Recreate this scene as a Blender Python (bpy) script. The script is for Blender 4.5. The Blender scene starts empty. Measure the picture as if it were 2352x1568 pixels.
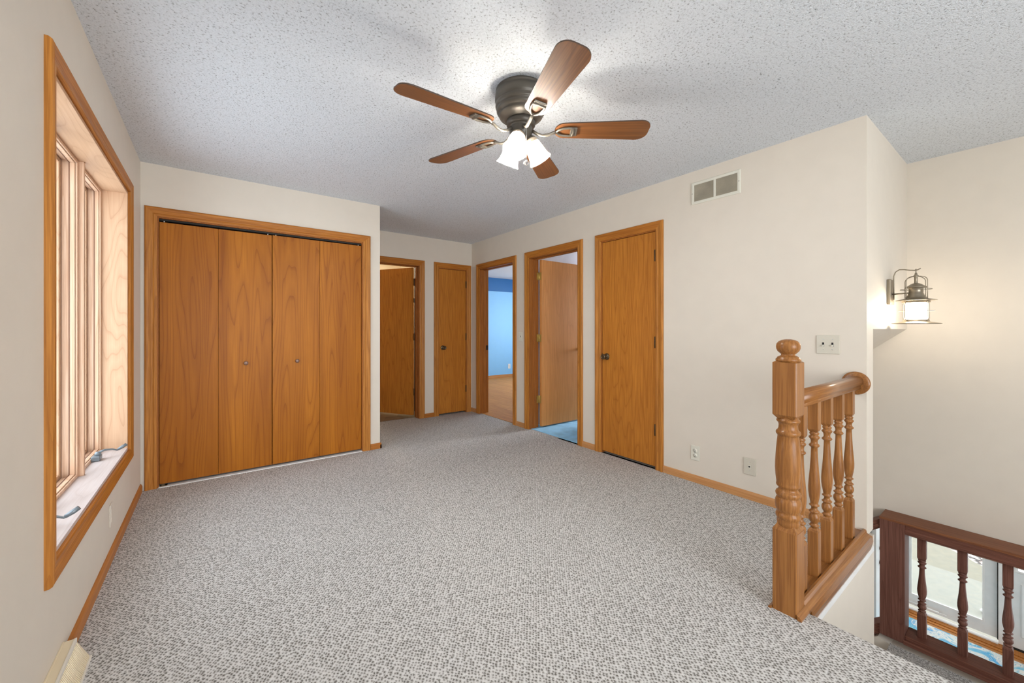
import bpy, bmesh, math, random
from mathutils import Vector, Matrix
from math import pi, sin, cos, tan, radians as R
random.seed(7)
scn = bpy.context.scene
COL = scn.collection

# ------------------------------------------------------------------ camera, world, exposure
YAW = 36.934
cam_d = bpy.data.cameras.new('camera'); cam = bpy.data.objects.new('camera', cam_d); COL.objects.link(cam)
cam.location = (0, 0, 1.2014); cam.rotation_euler = (R(90), 0, R(-YAW))
cam_d.sensor_width = 36; cam_d.lens = 915.6/2352*36; cam_d.shift_y = -29.0/2352
cam_d.clip_start = 0.02; cam_d.clip_end = 200
scn.camera = cam

WORLD = 4.6
w = bpy.data.worlds.new('world'); scn.world = w; w.use_nodes = True
bg = w.node_tree.nodes['Background']; bg.inputs[0].default_value = (0.86, 0.93, 1.0, 1); bg.inputs[1].default_value = WORLD
scn.view_settings.view_transform = 'Standard'; scn.view_settings.look = 'None'
scn.view_settings.gamma = 1; scn.view_settings.use_curve_mapping = False
scn.view_settings.exposure = 0.24
scn.cycles.use_denoising = True
scn.cycles.max_bounces = 14; scn.cycles.diffuse_bounces = 8; scn.cycles.transparent_max_bounces = 16
scn.cycles.sample_clamp_indirect = 6.0
scn.cycles.caustics_reflective = False; scn.cycles.caustics_refractive = False

# sky portals in the modelled openings (they only steer sampling of the sky, they emit nothing themselves)
def portal(loc, rot, sx, sy):
    d = bpy.data.lights.new('window_daylight', 'AREA'); d.shape = 'RECTANGLE'; d.size = sx; d.size_y = sy
    d.cycles.is_portal = True
    o = bpy.data.objects.new('window_daylight', d); o.location = loc; o.rotation_euler = rot; COL.objects.link(o)
portal((-0.66, 2.715, 1.25), (0, R(-90), 0), 1.66, 1.54)      # left window, faces +x
portal((0.9, -3.16, 1.20), (R(90), 0, 0), 2.5, 2.2)           # unseen opening behind the camera, faces +y
portal((7.12, 6.0, 1.5), (0, R(90), 0), 1.4, 2.0)             # unseen blue room window
portal((8.15, 0.80, -1.8), (0, R(90), 0), 2.0, 0.9)           # storm door
portal((8.15, -0.22, -1.2), (0, R(90), 0), 1.0, 0.8)
def area(loc, rot, sx, sy, power, col):
    d = bpy.data.lights.new('added_fill', 'AREA'); d.shape = 'RECTANGLE'; d.size = sx; d.size_y = sy
    d.energy = power; d.color = col
    o = bpy.data.objects.new('added_fill', d); o.location = loc; o.rotation_euler = rot; COL.objects.link(o)
def point(loc, power, col, r=0.05):
    d = bpy.data.lights.new('lamp', 'POINT'); d.energy = power; d.color = col; d.shadow_soft_size = r
    o = bpy.data.objects.new('lamp_light', d); o.location = loc; COL.objects.link(o)
area((0.9, -3.05, 1.25), (R(90), 0, 0), 2.3, 2.0, 75, (0.93, 0.96, 1.0))       # added fill lamp at the unseen opening behind the camera
area((6.2, -2.9, -1.3), (R(90), 0, 0), 2.4, 1.6, 60, (0.95, 0.97, 1.0))        # added lamp brightening the lower entry, no window there
point((1.9, 6.6, 2.2), 38, (1.0, 0.82, 0.6))                   # bathroom ceiling lamp
area((6.9, 3.1, 1.5), (0, R(90), 0), 1.2, .6, 110, (0.93, 0.95, 1.0))          # added lamp brightening the open oak door, no window built here
area((6.95, 6.0, 1.5), (0, R(90), 0), 1.4, 1.8, 50, (0.95, 0.97, 1.0))         # added lamp at the unseen blue room opening
sun_d = bpy.data.lights.new('sun', 'SUN'); sun_d.energy = 0.3; sun_d.angle = R(2); sun_d.color = (1, 0.95, 0.86)
sun = bpy.data.objects.new('sun', sun_d); sun.rotation_euler = (R(30), R(28), 0); COL.objects.link(sun)

# ------------------------------------------------------------------ materials
def new_mat(name):
    m = bpy.data.materials.new(name); m.use_nodes = True
    nt = m.node_tree; b = nt.nodes['Principled BSDF']
    return m, nt, b
def N(nt, t, **kw):
    n = nt.nodes.new(t)
    for k, v in kw.items(): setattr(n, k, v)
    return n
def ramp(nt, stops):
    r = N(nt, 'ShaderNodeValToRGB'); e = r.color_ramp.elements
    while len(e) < len(stops): e.new(0.5)
    for i, (p, c) in enumerate(stops):
        e[i].position = p; e[i].color = (*c, 1) if len(c) == 3 else c
    return r
def math_(nt, op, a, b=None):
    n = N(nt, 'ShaderNodeMath', operation=op)
    for i, v in enumerate((a, b)):
        if v is None: continue
        if isinstance(v, (int, float)): n.inputs[i].default_value = v
        else: nt.links.new(v, n.inputs[i])
    return n.outputs[0]
def mixc(nt, fac, a, b, mode='MIX'):
    n = N(nt, 'ShaderNodeMix', data_type='RGBA', blend_type=mode)
    for sock, v in ((n.inputs[0], fac), (n.inputs[6], a), (n.inputs[7], b)):
        if isinstance(v, (int, float)): sock.default_value = v
        elif isinstance(v, tuple): sock.default_value = (*v, 1)
        else: nt.links.new(v, sock)
    return n.outputs[2]
def obj_coord(nt, rand=True):
    tc = N(nt, 'ShaderNodeTexCoord')
    if not rand: return tc.outputs['Object']
    oi = N(nt, 'ShaderNodeObjectInfo'); v = N(nt, 'ShaderNodeVectorMath', operation='ADD')
    c = N(nt, 'ShaderNodeCombineXYZ'); k = math_(nt, 'MULTIPLY', oi.outputs['Random'], 23.0)
    for i in range(3): nt.links.new(k, c.inputs[i])
    nt.links.new(tc.outputs['Object'], v.inputs[0]); nt.links.new(c.outputs[0], v.inputs[1])
    return v.outputs[0]
def mapping(nt, src, scale=(1, 1, 1), rot=(0, 0, 0)):
    m = N(nt, 'ShaderNodeMapping'); m.inputs['Scale'].default_value = scale; m.inputs['Rotation'].default_value = rot
    nt.links.new(src, m.inputs['Vector']); return m.outputs[0]
def noise(nt, vec, scale, detail=3, rough=0.5):
    n = N(nt, 'ShaderNodeTexNoise'); n.inputs['Scale'].default_value = scale
    n.inputs['Detail'].default_value = detail; n.inputs['Roughness'].default_value = rough
    nt.links.new(vec, n.inputs['Vector']); return n.outputs['Fac']

def plain(name, col, rough=0.5, metal=0.0, var=0.04, bump=0.0, bscale=200):
    m, nt, b = new_mat(name)
    v = obj_coord(nt); f = noise(nt, v, 9, 2)
    r = ramp(nt, [(0.3, tuple(c*(1-var) for c in col)), (0.7, tuple(min(1, c*(1+var)) for c in col))])
    nt.links.new(f, r.inputs[0]); nt.links.new(r.outputs[0], b.inputs['Base Color'])
    b.inputs['Roughness'].default_value = rough; b.inputs['Metallic'].default_value = metal
    if bump:
        bp = N(nt, 'ShaderNodeBump'); bp.inputs['Strength'].default_value = bump; bp.inputs['Distance'].default_value = 0.002
        nt.links.new(noise(nt, v, bscale, 3), bp.inputs['Height']); nt.links.new(bp.outputs[0], b.inputs['Normal'])
    return m

def wood(name, light, dark, axis='Z', ringf=16, line=0.55, pore=0.45, rough=0.42, across=2.6, along=0.32, fig=1.15, coat=0.0, var=0.18):
    """oak veneer: contour lines of a stretched noise field give cathedral figure, fine stretched noise gives pores"""
    m, nt, b = new_mat(name)
    v = obj_coord(nt)
    ax = 'XYZ'.index(axis)
    sc = [across]*3; sc[ax] = along
    f = noise(nt, mapping(nt, v, tuple(sc)), fig, 2.0, 0.35)
    fr = math_(nt, 'FRACT', math_(nt, 'MULTIPLY', f, ringf))
    lines = ramp(nt, [(0.0, (1, 1, 1)), (0.16, (0.25, 0.25, 0.25)), (0.55, (0, 0, 0)), (1.0, (0.35, 0.35, 0.35))])
    nt.links.new(fr, lines.inputs[0])
    sp = [150]*3; sp[ax] = 3.5
    p = noise(nt, mapping(nt, v, tuple(sp)), 1.0, 3, 0.6)
    pr = ramp(nt, [(0.42, (1, 1, 1)), (0.60, (0, 0, 0))]); nt.links.new(p, pr.inputs[0])
    sb = [9]*3; sb[ax] = 0.6
    band = noise(nt, mapping(nt, v, tuple(sb)), 1.0, 3, 0.5)
    br = ramp(nt, [(0.3, (0, 0, 0)), (0.7, (1, 1, 1))]); nt.links.new(band, br.inputs[0])
    mid = tuple(l*(1-var) + d*var for l, d in zip(light, dark))
    base = mixc(nt, br.outputs[0], mid, light)
    a = math_(nt, 'MULTIPLY', lines.outputs[0], line)
    c1 = mixc(nt, a, base, dark)
    q = math_(nt, 'MULTIPLY', pr.outputs[0], pore)
    c2 = mixc(nt, q, c1, dark)
    nt.links.new(c2, b.inputs['Base Color'])
    b.inputs['Roughness'].default_value = rough; b.inputs['Coat Weight'].default_value = coat
    b.inputs['Coat Roughness'].default_value = 0.22 if coat < .45 or 'blade' not in name else 0.42; b.inputs['Specular IOR Level'].default_value = 0.17
    bp = N(nt, 'ShaderNodeBump'); bp.inputs['Strength'].default_value = 0.12; bp.inputs['Distance'].default_value = 0.001
    nt.links.new(p, bp.inputs['Height']); nt.links.new(bp.outputs[0], b.inputs['Normal'])
    return m

M = {}
M['paint'] = plain('wall_paint', (0.655, 0.592, 0.505), 0.62, var=0.012, bump=0.10, bscale=260)
M['paint_edge'] = plain('cream_paint', (0.62, 0.56, 0.47), 0.6, var=0.01)
DOORL, DOORD = (0.46, 0.185, 0.040), (0.20, 0.058, 0.010)
M['oak_panel'] = wood('oak_veneer_bifold', (0.460, 0.160, 0.011), (0.185, 0.043, 0.003), 'Z', 20, 0.60, 0.18, across=4.4, along=0.30, var=0.48)
M['oak_door'] = wood('oak_veneer_door', (0.530, 0.205, 0.030), (0.250, 0.075, 0.009), 'Z', 26, 0.50, 0.45, across=3.4, along=0.40)
M['oak_v'] = wood('oak_casing_upright', (0.540, 0.225, 0.044), (0.230, 0.072, 0.011), 'Z', 12, 0.45, 0.50, across=7, along=0.3)
M['oak_x'] = wood('oak_casing_head', (0.500, 0.190, 0.030), (0.215, 0.062, 0.009), 'X', 12, 0.45, 0.50, across=7, along=0.3)
M['oak_jamb'] = wood('oak_jamb', (0.40, 0.145, 0.032), (0.18, 0.05, 0.010), 'Z', 10, 0.4, 0.45, across=7, along=0.3)
M['oak_base'] = wood('oak_baseboard', (0.540, 0.270, 0.105), (0.330, 0.120, 0.035), 'X', 12, 0.40, 0.30, across=6, along=0.35)
M['oak_base_warm'] = wood('oak_baseboard_warm', (0.455, 0.170, 0.035), (0.24, 0.075, 0.013), 'X', 12, 0.40, 0.30, across=6, along=0.35)
M['newel'] = wood('oak_newel', (0.350, 0.150, 0.042), (0.140, 0.046, 0.010), 'Z', 7, 0.42, 0.48, across=4.2, along=0.35, fig=1.4, rough=0.36, coat=0.25)
M['newel_x'] = wood('oak_rail', (0.340, 0.142, 0.038), (0.140, 0.046, 0.010), 'X', 7, 0.45, 0.48, across=4.2, along=0.35, fig=1.4, rough=0.30, coat=0.5)
M['guard_v'] = wood('red_oak_upright', (0.205, 0.092, 0.066), (0.090, 0.034, 0.024), 'Z', 14, 0.55, 0.5, across=5, along=0.4, rough=0.4)
M['guard_y'] = wood('red_oak_rail', (0.210, 0.088, 0.060), (0.090, 0.032, 0.022), 'Y', 10, 0.55, 0.5, across=7, along=0.4, rough=0.4)
M['pale_v'] = wood('lit_bleached_oak_upright', (0.590, 0.385, 0.245), (0.380, 0.200, 0.105), 'Z', 20, 0.52, 0.15, across=3.2, along=0.6, fig=1.6)  # bleached oak, made paler so the colour holds light from the window
M['pale_x'] = wood('lit_bleached_oak_board', (0.600, 0.390, 0.245), (0.390, 0.215, 0.120), 'X', 20, 0.42, 0.15, across=3.2, along=0.6, fig=1.6)  # head board tone likewise brightened with painted window light
M['win_oak'] = wood('window_sash_oak', (0.680, 0.480, 0.340), (0.360, 0.150, 0.055), 'Z', 8, 0.4, 0.3, across=8, along=0.4)  # frame oak lightened so its colour carries some window brightness
M['blade'] = wood('walnut_blade', (0.250, 0.092, 0.022), (0.110, 0.035, 0.009), 'X', 7, 0.45, 0.55, across=8, along=0.5, rough=0.5, coat=1.0)
M['blade_edge'] = plain('blade_edge', (0.06, 0.035, 0.022), 0.5)
M['laminate'] = wood('oak_laminate', (0.700, 0.340, 0.100), (0.330, 0.125, 0.030), 'Y', 9, 0.6, 0.5, across=12, along=0.5, rough=0.6, var=0.35)
M['black'] = plain('black_gap', (0.004, 0.004, 0.004), 0.9)
M['closet_in'] = plain('closet_interior', (0.05, 0.05, 0.05), 0.9)  # near-black colour stands in for shade inside the closed closets
M['white'] = plain('white_enamel', (0.78, 0.78, 0.76), 0.35)
M['white_door'] = plain('white_door_paint', (0.74, 0.76, 0.76), 0.35)
M['ivory'] = plain('ivory_plastic', (0.66, 0.64, 0.55), 0.35, var=0.01)
M['beige_plastic'] = plain('beige_plastic', (0.56, 0.52, 0.43), 0.35, var=0.01)
M['almond'] = plain('almond_enamel', (0.70, 0.60, 0.42), 0.4, var=0.02)
M['almond_light'] = plain('almond_enamel_light', (0.72, 0.68, 0.60), 0.4, var=0.02)
M['dark_slot'] = plain('dark_slot', (0.02, 0.018, 0.015), 0.8)
M['steel'] = plain('zinc_steel', (0.62, 0.62, 0.60), 0.35, 0.9)
M['crank'] = plain('grey_crank_enamel', (0.17, 0.20, 0.22), 0.35, 0.3)
M['brass'] = plain('aged_brass', (0.46, 0.34, 0.12), 0.38, 0.85, var=0.15)
M['ant_brass'] = plain('antique_brass', (0.13, 0.095, 0.055), 0.28, 0.8, var=0.2)
M['bronze_hinge'] = plain('dark_bronze', (0.055, 0.035, 0.020), 0.45, 0.6, var=0.2)
M['pewter'] = plain('brushed_pewter', (0.095, 0.083, 0.068), 0.42, 0.5, var=0.06)
M['pewter_iron'] = plain('pewter_iron', (0.17, 0.15, 0.12), 0.4, 0.5, var=0.06)
M['lantern_metal'] = plain('lantern_pewter', (0.30, 0.255, 0.19), 0.36, 0.65, var=0.08)
M['knob_wood'] = plain('brown_knob', (0.20, 0.11, 0.075), 0.35, 0.2, var=0.08)
M['grille'] = plain('louver_metal', (0.40, 0.36, 0.28), 0.55, 0.1, var=0.15)
M['light_blue'] = plain('sky_blue_paint', (0.215, 0.50, 0.80), 0.55, var=0.01)
M['dark_blue'] = plain('royal_blue_paint', (0.0, 0.115, 0.34), 0.55, var=0.01)
M['blue_carpet'] = plain('blue_carpet', (0.27, 0.56, 0.80), 0.95, var=0.12, bump=0.8, bscale=320)
M['bath_paint'] = plain('bathroom_paint', (0.72, 0.62, 0.47), 0.6, var=0.01)

def ceiling_mat(name, col):
    m, nt, b = new_mat(name)
    v = obj_coord(nt, False)
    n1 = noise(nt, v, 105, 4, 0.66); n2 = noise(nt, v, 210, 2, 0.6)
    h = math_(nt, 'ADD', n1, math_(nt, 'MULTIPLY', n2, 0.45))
    r = ramp(nt, [(0.32, tuple(c*0.38 for c in col)), (0.43, tuple(c*0.92 for c in col)), (0.62, col)])  # dark specks paint the shade of the popcorn grains into the colour
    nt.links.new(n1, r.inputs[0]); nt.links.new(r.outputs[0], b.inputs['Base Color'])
    b.inputs['Roughness'].default_value = 0.95
    bp = N(nt, 'ShaderNodeBump'); bp.inputs['Strength'].default_value = 0.8; bp.inputs['Distance'].default_value = 0.006
    nt.links.new(h, bp.inputs['Height']); nt.links.new(bp.outputs[0], b.inputs['Normal'])
    return m
M['popcorn'] = ceiling_mat('popcorn_ceiling', (0.75, 0.79, 0.835))

def carpet_mat():
    m, nt, b = new_mat('berber_carpet')
    v = obj_coord(nt, False)
    wob = N(nt, 'ShaderNodeTexNoise'); wob.inputs['Scale'].default_value = 26; wob.inputs['Detail'].default_value = 2
    nt.links.new(v, wob.inputs['Vector'])
    va = N(nt, 'ShaderNodeVectorMath', operation='SCALE'); va.inputs['Scale'].default_value = 0.0055
    nt.links.new(wob.outputs['Color'], va.inputs[0])
    vv = N(nt, 'ShaderNodeVectorMath', operation='ADD'); nt.links.new(v, vv.inputs[0]); nt.links.new(va.outputs[0], vv.inputs[1])
    mp = mapping(nt, vv.outputs[0], (92, 78, 0.0), (0, 0, R(45)))
    vo = N(nt, 'ShaderNodeTexVoronoi', feature='F1', voronoi_dimensions='2D'); vo.inputs['Scale'].default_value = 1.0
    vo.inputs['Randomness'].default_value = 0.55
    nt.links.new(mp, vo.inputs['Vector'])
    # dark tufts sunk between pale loops; every tuft has its own strength
    sep = N(nt, 'ShaderNodeSeparateColor'); nt.links.new(vo.outputs['Color'], sep.inputs[0])
    fn = noise(nt, v, 240, 3, 0.6)
    dd = math_(nt, 'ADD', vo.outputs['Distance'], math_(nt, 'MULTIPLY', math_(nt, 'SUBTRACT', fn, 0.5), 0.95))
    dd = math_(nt, 'ADD', dd, math_(nt, 'MULTIPLY', math_(nt, 'SUBTRACT', sep.outputs[0], 0.5), 0.22))
    rr = ramp(nt, [(0.03, (0.13, 0.12, 0.108)), (0.20, (0.27, 0.255, 0.235)), (0.38, (0.50, 0.487, 0.465)), (0.66, (0.655, 0.645, 0.622))])
    nt.links.new(dd, rr.inputs[0])
    fr = ramp(nt, [(0.3, (0.80, 0.80, 0.80)), (0.7, (1.06, 1.06, 1.06))]); nt.links.new(noise(nt, v, 520, 2), fr.inputs[0])
    c = mixc(nt, 1.0, rr.outputs[0], fr.outputs[0], 'MULTIPLY')
    nt.links.new(c, b.inputs['Base Color']); b.inputs['Roughness'].default_value = 0.97
    b.inputs['Specular IOR Level'].default_value = 0.1
    bp = N(nt, 'ShaderNodeBump'); bp.inputs['Strength'].default_value = 0.45; bp.inputs['Distance'].default_value = 0.004
    nt.links.new(dd, bp.inputs['Height']); nt.links.new(bp.outputs[0], b.inputs['Normal'])
    return m
M['carpet'] = carpet_mat()

def tile_mat():
    m, nt, b = new_mat('slate_tile_floor')
    v = obj_coord(nt, False)
    br = N(nt, 'ShaderNodeTexBrick'); br.inputs['Scale'].default_value = 3.2; br.inputs['Mortar Size'].default_value = 0.012
    br.inputs['Color1'].default_value = (0.27, 0.20, 0.13, 1); br.inputs['Color2'].default_value = (0.15, 0.125, 0.10, 1)
    br.inputs['Mortar'].default_value = (0.10, 0.085, 0.07, 1); br.inputs['Brick Width'].default_value = 0.9; br.inputs['Row Height'].default_value = 0.9
    nt.links.new(mapping(nt, v, rot=(0, 0, R(28))), br.inputs['Vector'])
    f = noise(nt, v, 7, 4); r = ramp(nt, [(0.3, (0.7, 0.66, 0.6)), (0.7, (1.2, 1.15, 1.05))]); nt.links.new(f, r.inputs[0])
    nt.links.new(mixc(nt, 1.0, br.outputs[0], r.outputs[0], 'MULTIPLY'), b.inputs['Base Color'])
    b.inputs['Roughness'].default_value = 0.4
    return m
M['tile'] = tile_mat()

def rug_mat():
    m, nt, b = new_mat('blue_damask_rug')
    v = obj_coord(nt, False)
    def dn(scale, dist, det=1.5):
        n = N(nt, 'ShaderNodeTexNoise'); n.inputs['Scale'].default_value = scale; n.inputs['Detail'].default_value = det
        n.inputs['Distortion'].default_value = dist; nt.links.new(v, n.inputs['Vector']); return n.outputs['Fac']
    f = dn(3.2, 1.9)
    blob = ramp(nt, [(0.50, (0, 0, 0)), (0.52, (1, 1, 1))]); nt.links.new(f, blob.inputs[0])
    ln = math_(nt, 'FRACT', math_(nt, 'MULTIPLY', f, 15.0))
    lines = ramp(nt, [(0.0, (1, 1, 1)), (0.22, (1, 1, 1)), (0.30, (0, 0, 0)), (1.0, (0, 0, 0))]); nt.links.new(ln, lines.inputs[0])
    blues = ramp(nt, [(0.38, (0.045, 0.27, 0.50)), (0.62, (0.16, 0.42, 0.50))]); nt.links.new(noise(nt, v, 4, 3), blues.inputs[0])
    cream = mixc(nt, math_(nt, 'MULTIPLY', lines.outputs[0], 0.75), (0.60, 0.58, 0.52), blues.outputs[0])
    blue = mixc(nt, math_(nt, 'MULTIPLY', lines.outputs[0], 0.35), blues.outputs[0], (0.60, 0.58, 0.52))
    c = mixc(nt, blob.outputs[0], blue, cream)
    nt.links.new(c, b.inputs['Base Color']); b.inputs['Roughness'].default_value = 0.95
    return m
M['rug'] = rug_mat()
M['foyer_floor'] = wood('foyer_oak_floor', (0.46, 0.21, 0.07), (0.26, 0.09, 0.025), 'Y', 8, 0.4, 0.4, across=10, along=0.6, rough=0.3)
M['concrete'] = plain('concrete_slab', (0.165, 0.143, 0.098), 0.9, var=0.06, bump=0.4, bscale=60)
M['concrete_light'] = plain('concrete_stoop', (0.195, 0.180, 0.140), 0.9, var=0.04, bump=0.3, bscale=60)
def gravel_mat():
    m, nt, b = new_mat('river_gravel')
    v = obj_coord(nt, False)
    vo = N(nt, 'ShaderNodeTexVoronoi', feature='F1'); vo.inputs['Scale'].default_value = 16; nt.links.new(v, vo.inputs['Vector'])
    hs = ramp(nt, [(0.0, (0.42, 0.30, 0.24)), (0.5, (0.55, 0.50, 0.44)), (1.0, (0.22, 0.18, 0.15))])
    sp = N(nt, 'ShaderNodeSeparateColor'); nt.links.new(vo.outputs['Color'], sp.inputs[0]); nt.links.new(sp.outputs[0], hs.inputs[0])
    dk = ramp(nt, [(0.35, (1, 1, 1)), (0.75, (0.12, 0.1, 0.09))]); nt.links.new(vo.outputs['Distance'], dk.inputs[0])
    nt.links.new(mixc(nt, 1.0, hs.outputs[0], dk.outputs[0], 'MULTIPLY'), b.inputs['Base Color']); b.inputs['Roughness'].default_value = 0.9
    bp = N(nt, 'ShaderNodeBump'); bp.inputs['Distance'].default_value = 0.02; bp.invert = True
    nt.links.new(vo.outputs['Distance'], bp.inputs['Height']); nt.links.new(bp.outputs[0], b.inputs['Normal'])
    return m
M['gravel'] = gravel_mat()
def pane_mat(name, tint=(0.97, 0.99, 1.0), refl=0.07):
    m = bpy.data.materials.new(name); m.use_nodes = True; nt = m.node_tree; nt.nodes.clear()
    t = N(nt, 'ShaderNodeBsdfTransparent'); t.inputs[0].default_value = (*tint, 1)
    g = N(nt, 'ShaderNodeBsdfGlossy'); g.inputs['Roughness'].default_value = 0.02
    mx = N(nt, 'ShaderNodeMixShader'); lw = N(nt, 'ShaderNodeLayerWeight')
    fr = math_(nt, 'ADD', math_(nt, 'MULTIPLY', math_(nt, 'POWER', lw.outputs['Facing'], 5.0), 0.5), 0.03)
    nt.links.new(fr, mx.inputs[0]); nt.links.new(t.outputs[0], mx.inputs[1]); nt.links.new(g.outputs[0], mx.inputs[2])
    o = N(nt, 'ShaderNodeOutputMaterial'); nt.links.new(mx.outputs[0], o.inputs[0]); return m
M['pane'] = pane_mat('window_glass')
def emit(name, col, s):
    m = bpy.data.materials.new(name); m.use_nodes = True; nt = m.node_tree; nt.nodes.clear()
    e = N(nt, 'ShaderNodeEmission'); e.inputs[0].default_value = (*col, 1); e.inputs[1].default_value = s
    o = N(nt, 'ShaderNodeOutputMaterial'); nt.links.new(e.outputs[0], o.inputs[0]); return m
M['bulb'] = emit('lit_bulb', (1.0, 0.98, 0.95), 1150)
M['lantern_glow'] = emit('lit_frosted_cylinder', (1.0, 0.87, 0.70), 52)
def shade_mat():
    m = bpy.data.materials.new('mottled_frosted_glass'); m.use_nodes = True; nt = m.node_tree; nt.nodes.clear()
    v = obj_coord(nt); f = noise(nt, v, 38, 5, 0.7)
    r = ramp(nt, [(0.50, (0.93, 0.91, 0.86)), (0.66, (0.50, 0.33, 0.20))]); nt.links.new(f, r.inputs[0])
    tr = N(nt, 'ShaderNodeBsdfTranslucent'); nt.links.new(r.outputs[0], tr.inputs[0])
    df = N(nt, 'ShaderNodeBsdfDiffuse'); nt.links.new(r.outputs[0], df.inputs[0])
    tp = N(nt, 'ShaderNodeBsdfTransparent'); tp.inputs[0].default_value = (1, 0.97, 0.92, 1)
    a = N(nt, 'ShaderNodeMixShader'); a.inputs[0].default_value = 0.25; nt.links.new(tr.outputs[0], a.inputs[1]); nt.links.new(df.outputs[0], a.inputs[2])
    c = N(nt, 'ShaderNodeMixShader'); c.inputs[0].default_value = 0.45; nt.links.new(a.outputs[0], c.inputs[1]); nt.links.new(tp.outputs[0], c.inputs[2])
    o = N(nt, 'ShaderNodeOutputMaterial'); nt.links.new(c.outputs[0], o.inputs[0]); return m
M['shade'] = shade_mat()
M['crystal'] = plain('faceted_crystal', (0.75, 0.77, 0.80), 0.05)
M['crystal'].node_tree.nodes['Principled BSDF'].inputs['Transmission Weight'].default_value = 0.85
M['clear'] = pane_mat('clear_lamp_glass', (0.98, 0.98, 0.97))

# ------------------------------------------------------------------ mesh helpers
class MB:
    def __init__(s): s.bm = bmesh.new(); s.mi = 0
    def _tag(s, fs):
        for f in fs: f.material_index = s.mi
        return s
    def box(s, x0, x1, y0, y1, z0, z1, mat=None):
        v = [s.bm.verts.new((x, y, z)) for x in (x0, x1) for y in (y0, y1) for z in (z0, z1)]
        idx = [(0, 1, 3, 2), (4, 6, 7, 5), (0, 4, 5, 1), (2, 3, 7, 6), (0, 2, 6, 4), (1, 5, 7, 3)]
        fs = [s.bm.faces.new([v[i] for i in q]) for q in idx]
        if mat is not None:
            for u in v: u.co = mat @ u.co
        return s._tag(fs)
    def cbox(s, x0, x1, y0, y1, z0, z1, c=0.003, mat=None):
        """box with chamfered edges"""
        t = bmesh.new(); bmesh.ops.create_cube(t, size=1)
        for v in t.verts:
            v.co = Vector(((x0+x1)/2 + v.co.x*(x1-x0), (y0+y1)/2 + v.co.y*(y1-y0), (z0+z1)/2 + v.co.z*(z1-z0)))
        bmesh.ops.bevel(t, geom=list(t.edges), offset=c, segments=2, affect='EDGES', profile=0.5)
        return s.merge(t, mat)
    def merge(s, t, mat=None):
        mp = {}
        for v in t.verts: mp[v] = s.bm.verts.new(mat @ v.co if mat is not None else v.co)
        fs = []
        for f in t.faces:
            g = s.bm.faces.new([mp[v] for v in f.verts]); g.smooth = f.smooth; fs.append(g)
        t.free(); return s._tag(fs)
    def lathe(s, prof, c=(0, 0, 0), seg=32, mat=None, smooth=True, cap=True):
        """prof = [(r, z)...] round the local z axis through c"""
        rings = []
        for r, z in prof:
            if r < 1e-6: rings.append([s.bm.verts.new((c[0], c[1], c[2]+z))])
            else: rings.append([s.bm.verts.new((c[0]+r*cos(2*pi*k/seg), c[1]+r*sin(2*pi*k/seg), c[2]+z)) for k in range(seg)])
        fs = []
        for a, b in zip(rings, rings[1:]):
            for k in range(seg):
                k2 = (k+1) % seg
                q = [a[k % len(a)], a[k2 % len(a)], b[k2 % len(b)], b[k % len(b)]]
                q = list(dict.fromkeys(q))
                if len(q) > 2: fs.append(s.bm.faces.new(q))
        if cap:
            for rg in (rings[0], rings[-1]):
                if len(rg) > 2: fs.append(s.bm.faces.new(rg))
        for f in fs: f.smooth = smooth and len(f.verts) <= 4
        if mat is not None:
            for rg in rings:
                for v in rg: v.co = mat @ v.co
        return s._tag(fs)
    def tube(s, pts, r, seg=10, closed=False, rad=None, flat=1.0):
        pts = [Vector(p) for p in pts]; n = len(pts); rings = []
        up = Vector((0, 0, 1)); prev = None
        for i, p in enumerate(pts):
            if closed: t = (pts[(i+1) % n] - pts[i-1])
            else: t = pts[min(i+1, n-1)] - pts[max(i-1, 0)]
            t.normalize()
            if prev is None:
                a = up.cross(t)
                if a.length < 1e-3: a = Vector((1, 0, 0)).cross(t)
            else: a = prev - t*prev.dot(t)
            a.normalize(); prev = a; b = t.cross(a)
            rr = rad[i] if rad else r
            rings.append([s.bm.verts.new(p + a*rr*cos(2*pi*k/seg) + b*rr*flat*sin(2*pi*k/seg)) for k in range(seg)])
        fs = []
        m = n if closed else n-1
        for i in range(m):
            A, B = rings[i], rings[(i+1) % n]
            for k in range(seg):
                f = s.bm.faces.new([A[k], A[(k+1) % seg], B[(k+1) % seg], B[k]]); f.smooth = True; fs.append(f)
        if not closed:
            fs.append(s.bm.faces.new(rings[0][::-1])); fs.append(s.bm.faces.new(rings[-1]))
        return s._tag(fs)
    def prism(s, poly, axis, a0, a1):
        """extrude a 2D polygon along an axis: axis 'X' -> poly in (y,z), 'Y' -> (x,z), 'Z' -> (x,y)"""
        def P(p, a):
            return {'X': (a, p[0], p[1]), 'Y': (p[0], a, p[1]), 'Z': (p[0], p[1], a)}[axis]
        A = [s.bm.verts.new(P(p, a0)) for p in poly]; B = [s.bm.verts.new(P(p, a1)) for p in poly]
        n = len(poly); fs = [s.bm.faces.new(A), s.bm.faces.new(B[::-1])]
        for i in range(n): fs.append(s.bm.faces.new([A[i], B[i], B[(i+1) % n], A[(i+1) % n]]))
        return s._tag(fs)
    def frame(s, path, offs, prof, closed=False, hmat=None):
        """mitred moulding in the local XZ plane; prof=[(outward, depth)], depth goes to -y (into the room)"""
        rows = [[s.bm.verts.new((x+o*ox, -d, z+o*oz)) for o, d in prof] for (x, z), (ox, oz) in zip(path, offs)]
        n = len(rows); m = n if closed else n-1; k = len(prof); fs = []
        for i in range(m):
            A, B = rows[i], rows[(i+1) % n]
            horiz = abs(path[i][1]-path[(i+1) % n][1]) < 1e-6
            for j in range(k-1):
                f = s.bm.faces.new([A[j], A[j+1], B[j+1], B[j]]); f.material_index = 1 if horiz else 0; fs.append(f)
        return s
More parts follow.
